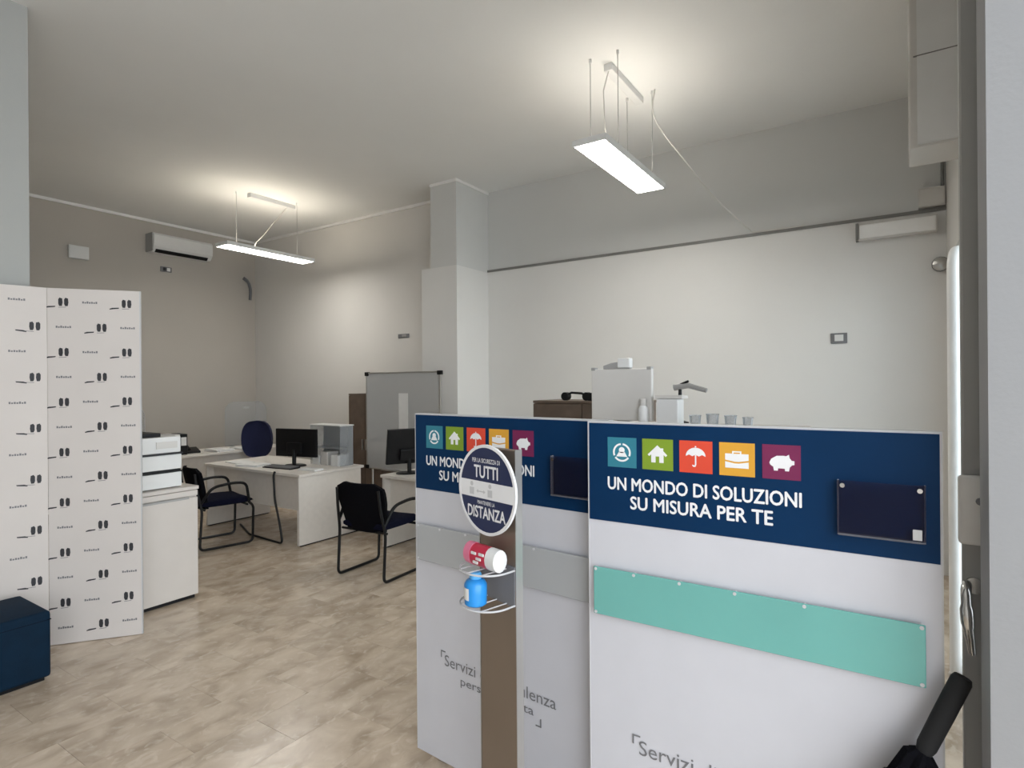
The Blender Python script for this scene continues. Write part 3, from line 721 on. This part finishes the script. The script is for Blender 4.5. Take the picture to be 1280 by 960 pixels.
# ------------------------------------------------------------ chairs
def visitor_chair(loc, rz, label, back_mat, seat_mat):
    """front faces +x"""
    t = empty('visitor_chair', loc, rz, label=label, cat='chair', group='black visitor chairs')
    for s in (-1, 1):
        y = s * .255
        pts = [(.20, y * .96, .43), (.245, y, .38), (.235, y, .013), (-.27, y, .013), (-.245, y, .40), (-.285, y * .93, .60), (-.30, y * .90, .76)]
        MB().tube(arc(pts, .05), .0125, 8).build('side_frame', BLACKM, t, smooth=True)
        ar = [(-.255, y, .47), (-.16, y * 1.06, .62), (.04, y * 1.08, .645), (.17, y * 1.06, .63), (.205, y, .42)]
        MB().tube(arc(ar, .07), .014, 8).build('armrest', BLACKP, t, smooth=True)
    MB().tube([(-.22, -.25, .40), (-.22, .25, .40)], .011, 8).build('cross_bar', BLACKM, t)
    MB().tube([(.19, -.24, .40), (.19, .24, .40)], .011, 8).build('cross_bar', BLACKM, t)
    # seat: padded, curved front edge
    rings = []
    for k in range(9):
        a = -1 + 2 * k / 8; hw = .235 * (1 - .10 * a * a * (1 if a > 0 else .6)); x = .01 + .25 * a
        zt = .475 + .012 * (1 - a * a) - (.03 if a > .9 else 0); zb = .415 + (.012 if abs(a) > .9 else 0)
        rings.append([(x, -hw, zb + .012), (x, -hw, zt - .014), (x, -hw + .025, zt), (x, 0, zt - .006), (x, hw - .025, zt), (x, hw, zt - .014), (x, hw, zb + .012), (x, hw - .03, zb), (x, -hw + .03, zb)])
    MB().loft(rings).build('seat', seat_mat, t, smooth=True)
    # backrest: curved shell, wings at the top
    rings = []
    for k in range(11):
        v = k / 10; z = .40 + .41 * v
        hw = .205 + .055 * min(1, v * 1.6) if v < .85 else .262 - .10 * ((v - .85) / .15) ** 2
        xb = -.225 - .085 * v
        out = []
        for q in range(9):
            yy = -1 + q / 4; out.append((xb - .022 + .045 * yy * yy, hw * yy, z))
        for q in range(9):
            yy = 1 - q / 4; out.append((xb + .018 + .040 * yy * yy - .01 * (v > .9), hw * yy * .985, z))
        rings.append(out)
    MB().loft(rings).build('backrest', back_mat, t, smooth=True)
    return t
visitor_chair((3.63, 3.75, 0), math.radians(4), 'black visitor chair with navy seat in front of the farther panel', FABRIC_BL, FABRIC)
visitor_chair((3.40, 5.88, 0), math.radians(-12), 'black visitor chair tucked at the middle desk behind the cabinet', FABRIC_BL, FABRIC)

# blue task chair behind the back/middle desks
tcx = empty('task_chair', (4.72, 7.36, 0), math.radians(215), label='blue office swivel chair with oval backrest behind middle desk', cat='chair')
rings = []
for k in range(13):
    a = PI * k / 12; v = -math.cos(a); hw = max(.03, .215 * math.sin(a) ** .6); z = .88 + .255 * v
    out = []
    for q in range(9):
        yy = -1 + q / 4; out.append((-.235 + .05 * yy * yy, hw * yy, z))
    for q in range(9):
        yy = 1 - q / 4; out.append((-.185 + .05 * yy * yy, hw * yy * .97, z))
    rings.append(out)
MB().loft(rings).build('backrest', BLUEF, tcx, smooth=True)
MB().lathe([(.10, .44), (.23, .445), (.245, .47), (.235, .50), (.12, .51)], n=24).build('seat', BLUEF, tcx, smooth=True)
MB().tube(arc([(-.10, 0, .43), (-.25, 0, .43), (-.25, 0, .75)], .05), .018, 8).build('back_support', BLACKP, tcx)
MB().tube([(0, 0, .10), (0, 0, .44)], .028, 10).build('gas_column', BLACKP, tcx)
for k in range(5):
    a = 2 * PI * k / 5 + .3
    sp_ = MB().tube([(0, 0, .115), (.27 * math.cos(a), .27 * math.sin(a), .075)], [.026, .016], 8).build('base_spoke', BLACKP, tcx)
    MB().tube([(.27 * math.cos(a) - .012 * math.sin(a), .27 * math.sin(a) + .012 * math.cos(a), .028), (.27 * math.cos(a) + .012 * math.sin(a), .27 * math.sin(a) - .012 * math.cos(a), .028)], .028, 12).build('caster', BLACKP, sp_)

# ------------------------------------------------------------ whiteboard on stand
wb = empty('whiteboard', (5.10, 4.92, 0), 0, label='grey mobile whiteboard on legs standing before the column', cat='whiteboard')
B(-.010, .010, -.585, .585, .60, 1.760).build('board', WBOARD, wb)
frm = MB().box(-.014, .014, -.60, -.585, .585, 1.775).box(-.014, .014, .585, .60, .585, 1.775).box(-.014, .014, -.585, .585, 1.760, 1.775).box(-.014, .014, -.585, .585, .585, .60)
frm.build('frame', ALU, wb)
for y in (-.59, .59):
    for z in (1.755, .605): B(-.018, .018, y - .032, y + .032, z - .022, z + .026, bevel=.006).build('corner_cap', BLACKP, wb)
    s = 1 if y > 0 else -1
    MB().tube([(.022, y - s * .06, .03), (.022, y - s * .06, 1.5)], .013, 8).build('leg', ALU, wb)
    MB().tube([(-.22, y - s * .06, .045), (.24, y - s * .06, .045)], .014, 8).build('foot', ALU, wb)
    for x in (-.21, .23): MB().tube([(x, y - s * .06 - .012, .024), (x, y - s * .06 + .012, .024)], .024, 10).build('caster', BLACKP, wb)
B(-.06, -.014, -.3, .3, .586, .598).build('pen_tray', ALU, wb)
sheet = B(-.0125, -.0105, -.105, .045, 1.04, 1.52).build('window_reflection', PAPER, wb)  # pale sheet painted in as the window's reflection on the board

# brown tall cupboards
def cupboard(loc, rz, wd, dp, h, label):
    t = empty('brown_cupboard', loc, rz, label=label, cat='cupboard', group='brown cupboards')
    B(-dp / 2 + .02, dp / 2, -wd / 2, wd / 2, .04, h - .02).build('carcass', BROWN, t)
    B(-dp / 2 + .04, dp / 2 - .02, -wd / 2 + .02, wd / 2 - .02, 0, .04).build('plinth', BLACKP, t)
    B(-dp / 2, dp / 2, -wd / 2 - .004, wd / 2 + .004, h - .02, h, bevel=.002, seg=1).build('top', BROWN, t)
    for s in (-1, 1):
        dd = B(-dp / 2, -dp / 2 + .018, min(s * .003, s * wd / 2), max(s * .003, s * wd / 2), .05, h - .024).build('door', BROWN, t)
        B(-dp / 2 - .02, -dp / 2, s * .035 - .005, s * .035 + .005, h * .5, h * .5 + .14).build('handle', ALU, dd)
    return t
cupboard((5.655, 5.95, 0), 0, .62, .40, 1.505, 'brown tall cupboard left of the whiteboard against far wall')
cupboard((4.12, 1.95, 0), 0, .84, .42, 1.49, 'brown tall cupboard behind the farther display panel')

# ------------------------------------------------------------ things behind the nearer panel
wcab = empty('storage_cabinet', (2.52, .80, 0), 0, label='tall white office cabinet hidden behind the nearer display panel', cat='cabinet')
B(-.20, .20, -.50, .50, .03, 1.415).build('body', LAMW, wcab)
B(-.205, .205, -.505, .505, 1.415, 1.435, bevel=.002, seg=1).build('top', LAMW, wcab)
B(-.19, .19, -.49, .49, 0, .03).build('plinth', BLACKP, wcab)
for s in (-1, 1):
    dd = B(-.22, -.202, min(s * .003, s * .498), max(s * .003, s * .498), .035, 1.41).build('door', LAMW, wcab)
    B(-.235, -.22, s * .04 - .006, s * .04 + .006, .7, .84).build('handle', ALU, dd)
zt = 1.435
wm = empty('monitor', (2.43, 1.015, zt), 0, label='white monitor seen from behind above the display panels', cat='monitor')
B(-.012, .016, -.142, .142, .02, .248, bevel=.006).build('casing', OFFW, wm)
B(.0165, .018, -.13, .13, .03, .238).build('screen', MATS['screen_off'], wm)
B(.0, .10, -.09, .09, 0, .012, bevel=.003).build('base', OFFW, wm)
B(.016, .04, -.03, .03, .01, .14).build('stem', OFFW, wm)
for y in (-.13, .132): B(-.014, .018, y - .01, y + .01, .242, .256, bevel=.003).build('corner_clip', DESKG, wm)
wc_ = empty('webcam', (2.43, 1.00, zt + .249), 0, label='small white box camera sitting on top of white monitor', cat='camera')
B(-.018, .020, -.03, .028, .004, .046, bevel=.005).build('camera_body', WHITE, wc_)
MB().loft([[(-.01, y, 0), (.014, y, 0), (.014, y, h), (-.01, y, h)] for y, h in ((.028, .030), (.06, .026), (.098, .014))]).build('arm', DESKG, wc_)
MB().box(-.014, .014, -.028, .026, -.0, .006).build('mount', DESKG, wc_)
sbm = empty('spray_bottle', (2.40, .905, zt), 0, label='small white bottle beside the white monitor', cat='bottle')
MB().lathe([(.018, 0), (.021, .004), (.021, .075), (.012, .09)], n=16).build('bottle_body', WHITE, sbm, smooth=True)
MB().lathe([(.013, .088), (.014, .092), (.014, .114), (.010, .118)], n=14).build('cap', OFFW, sbm, smooth=True)
tb = empty('tissue_dispenser', (2.44, .800, zt), .05, label='white tissue dispenser box right of the small bottle', cat='box')
B(-.05, .05, -.045, .045, 0, .118, bevel=.005).build('case', WHITE, tb)
MB().loft([[(-.052, y, .119), (.052, y, .119), (.052, y, .128), (-.052, y, .134)] for y in (-.062, .05)]).build('lid', OFFW, tb)
dl = empty('desk_lamp', (2.60, .815, zt), 0, label='black jointed desk lamp behind the white dispenser', cat='lamp')
MB().lathe([(.045, 0), (.045, .010), (.02, .016)], n=16).build('base', BLACKP, dl)
MB().tube([(0, 0, .012), (-.01, -.01, .11), (-.012, -.012, .165)], .008, 8).build('stem', BLACKP, dl)
MB().tube([(-.012, .015, .165), (-.015, -.05, .172), (-.02, -.13, .150)], [.016, .012, .010], 8).build('lamp_arm', DESKG, dl)
MB().tube([(-.012, .0, .165), (-.014, -.05, .192)], [.012, .005], 8).build('joint_knob', BLACKP, dl)
# clear cups
def cup(loc, label, r=.026, h=.062):
    t = empty('clear_cup', loc, 0, label=label, cat='cup', group='clear plastic cups on cabinet')
    n = 16
    o = [(r * .8, 0), (r, h), (r * .95, h), (r * .75, .003)]
    MB().loft([[(a * math.cos(2 * PI * k / n), a * math.sin(2 * PI * k / n), z) for k in range(n)] for a, z in o], cap=True).build('cup_wall', ACRYL, t, smooth=True)
    MB().loft([[(a * math.cos(2 * PI * k / n), a * math.sin(2 * PI * k / n), z) for k in range(n)] for a, z in ((r, h - .002), (r + .002, h), (r, h + .002))], cap=False).build('rim', ACRYL, t)
    return t
cup((2.42, .690, zt), 'clear plastic cup nearest to white dispenser', .024, .050)
cup((2.42, .620, zt), 'clear plastic cup second from the white dispenser', .025, .056)
cup((2.42, .550, zt), 'clear plastic cup third from the white dispenser', .024, .052)
cup((2.42, .485, zt), 'clear plastic cup farthest from the white dispenser', .020, .046)
# black handset on the brown cupboard
hs = empty('headset', (3.99, 2.02, 1.49), 0, label='black headset lying on top of the brown cupboard', cat='headset')
MB().tube([(-.02, .10, .035), (-.01, .05, .06), (0, -.03, .055), (0, -.08, .03)], .009, 8).build('headband', BLACKP, hs, smooth=True)
for y in (.10, -.08): MB().tube([(-.03, y, .032), (.02, y, .032)], .032, 14).build('ear_cup', BLACKP, hs)
MB().box(-.05, .05, -.16, -.10, 0, .06, bevel=.006).build('cradle', BLACKP, hs)

# ------------------------------------------------------------ folded umbrella leaning on the panel end
u_top = Vector((1.722, -.128, .925)); u_bot = Vector((1.60, .25, .008)); ax = (u_bot - u_top)
um = empty('umbrella', (1.60, .25, 0), 0, label='folded black umbrella leaning against the end of the nearer panel', cat='umbrella')
def upt(t): return u_top + ax * t - Vector((1.60, .25, 0))
MB().tube([upt(0), upt(.01), upt(.10), upt(.19), upt(.21)], [.018, .022, .022, .021, .016], 12).build('handle', mat('black_rubber', (.008, .008, .009), .85), um, smooth=True)
rings = []
side = ax.cross(Vector((0, 0, 1))).normalized(); oth = ax.cross(side).normalized()
for t, r in ((.205, .020), (.22, .038), (.32, .050), (.45, .052), (.60, .046), (.75, .036), (.88, .022), (.94, .010)):
    p = upt(t); rings.append([p + (side * math.cos(a) + oth * math.sin(a)) * r * (1 if q % 2 else .78) for q, a in enumerate([2 * PI * k / 16 for k in range(16)])])
MB().loft(rings).build('folded_canopy', FABRIC_BL, um)
MB().tube([upt(.93), upt(1.0)], [.008, .006], 8).build('ferrule', CHROME, um)
MB().tube([upt(.30) + side * 0, upt(.315)], [.0535, .0535], 16).build('strap', BLACKP, um)
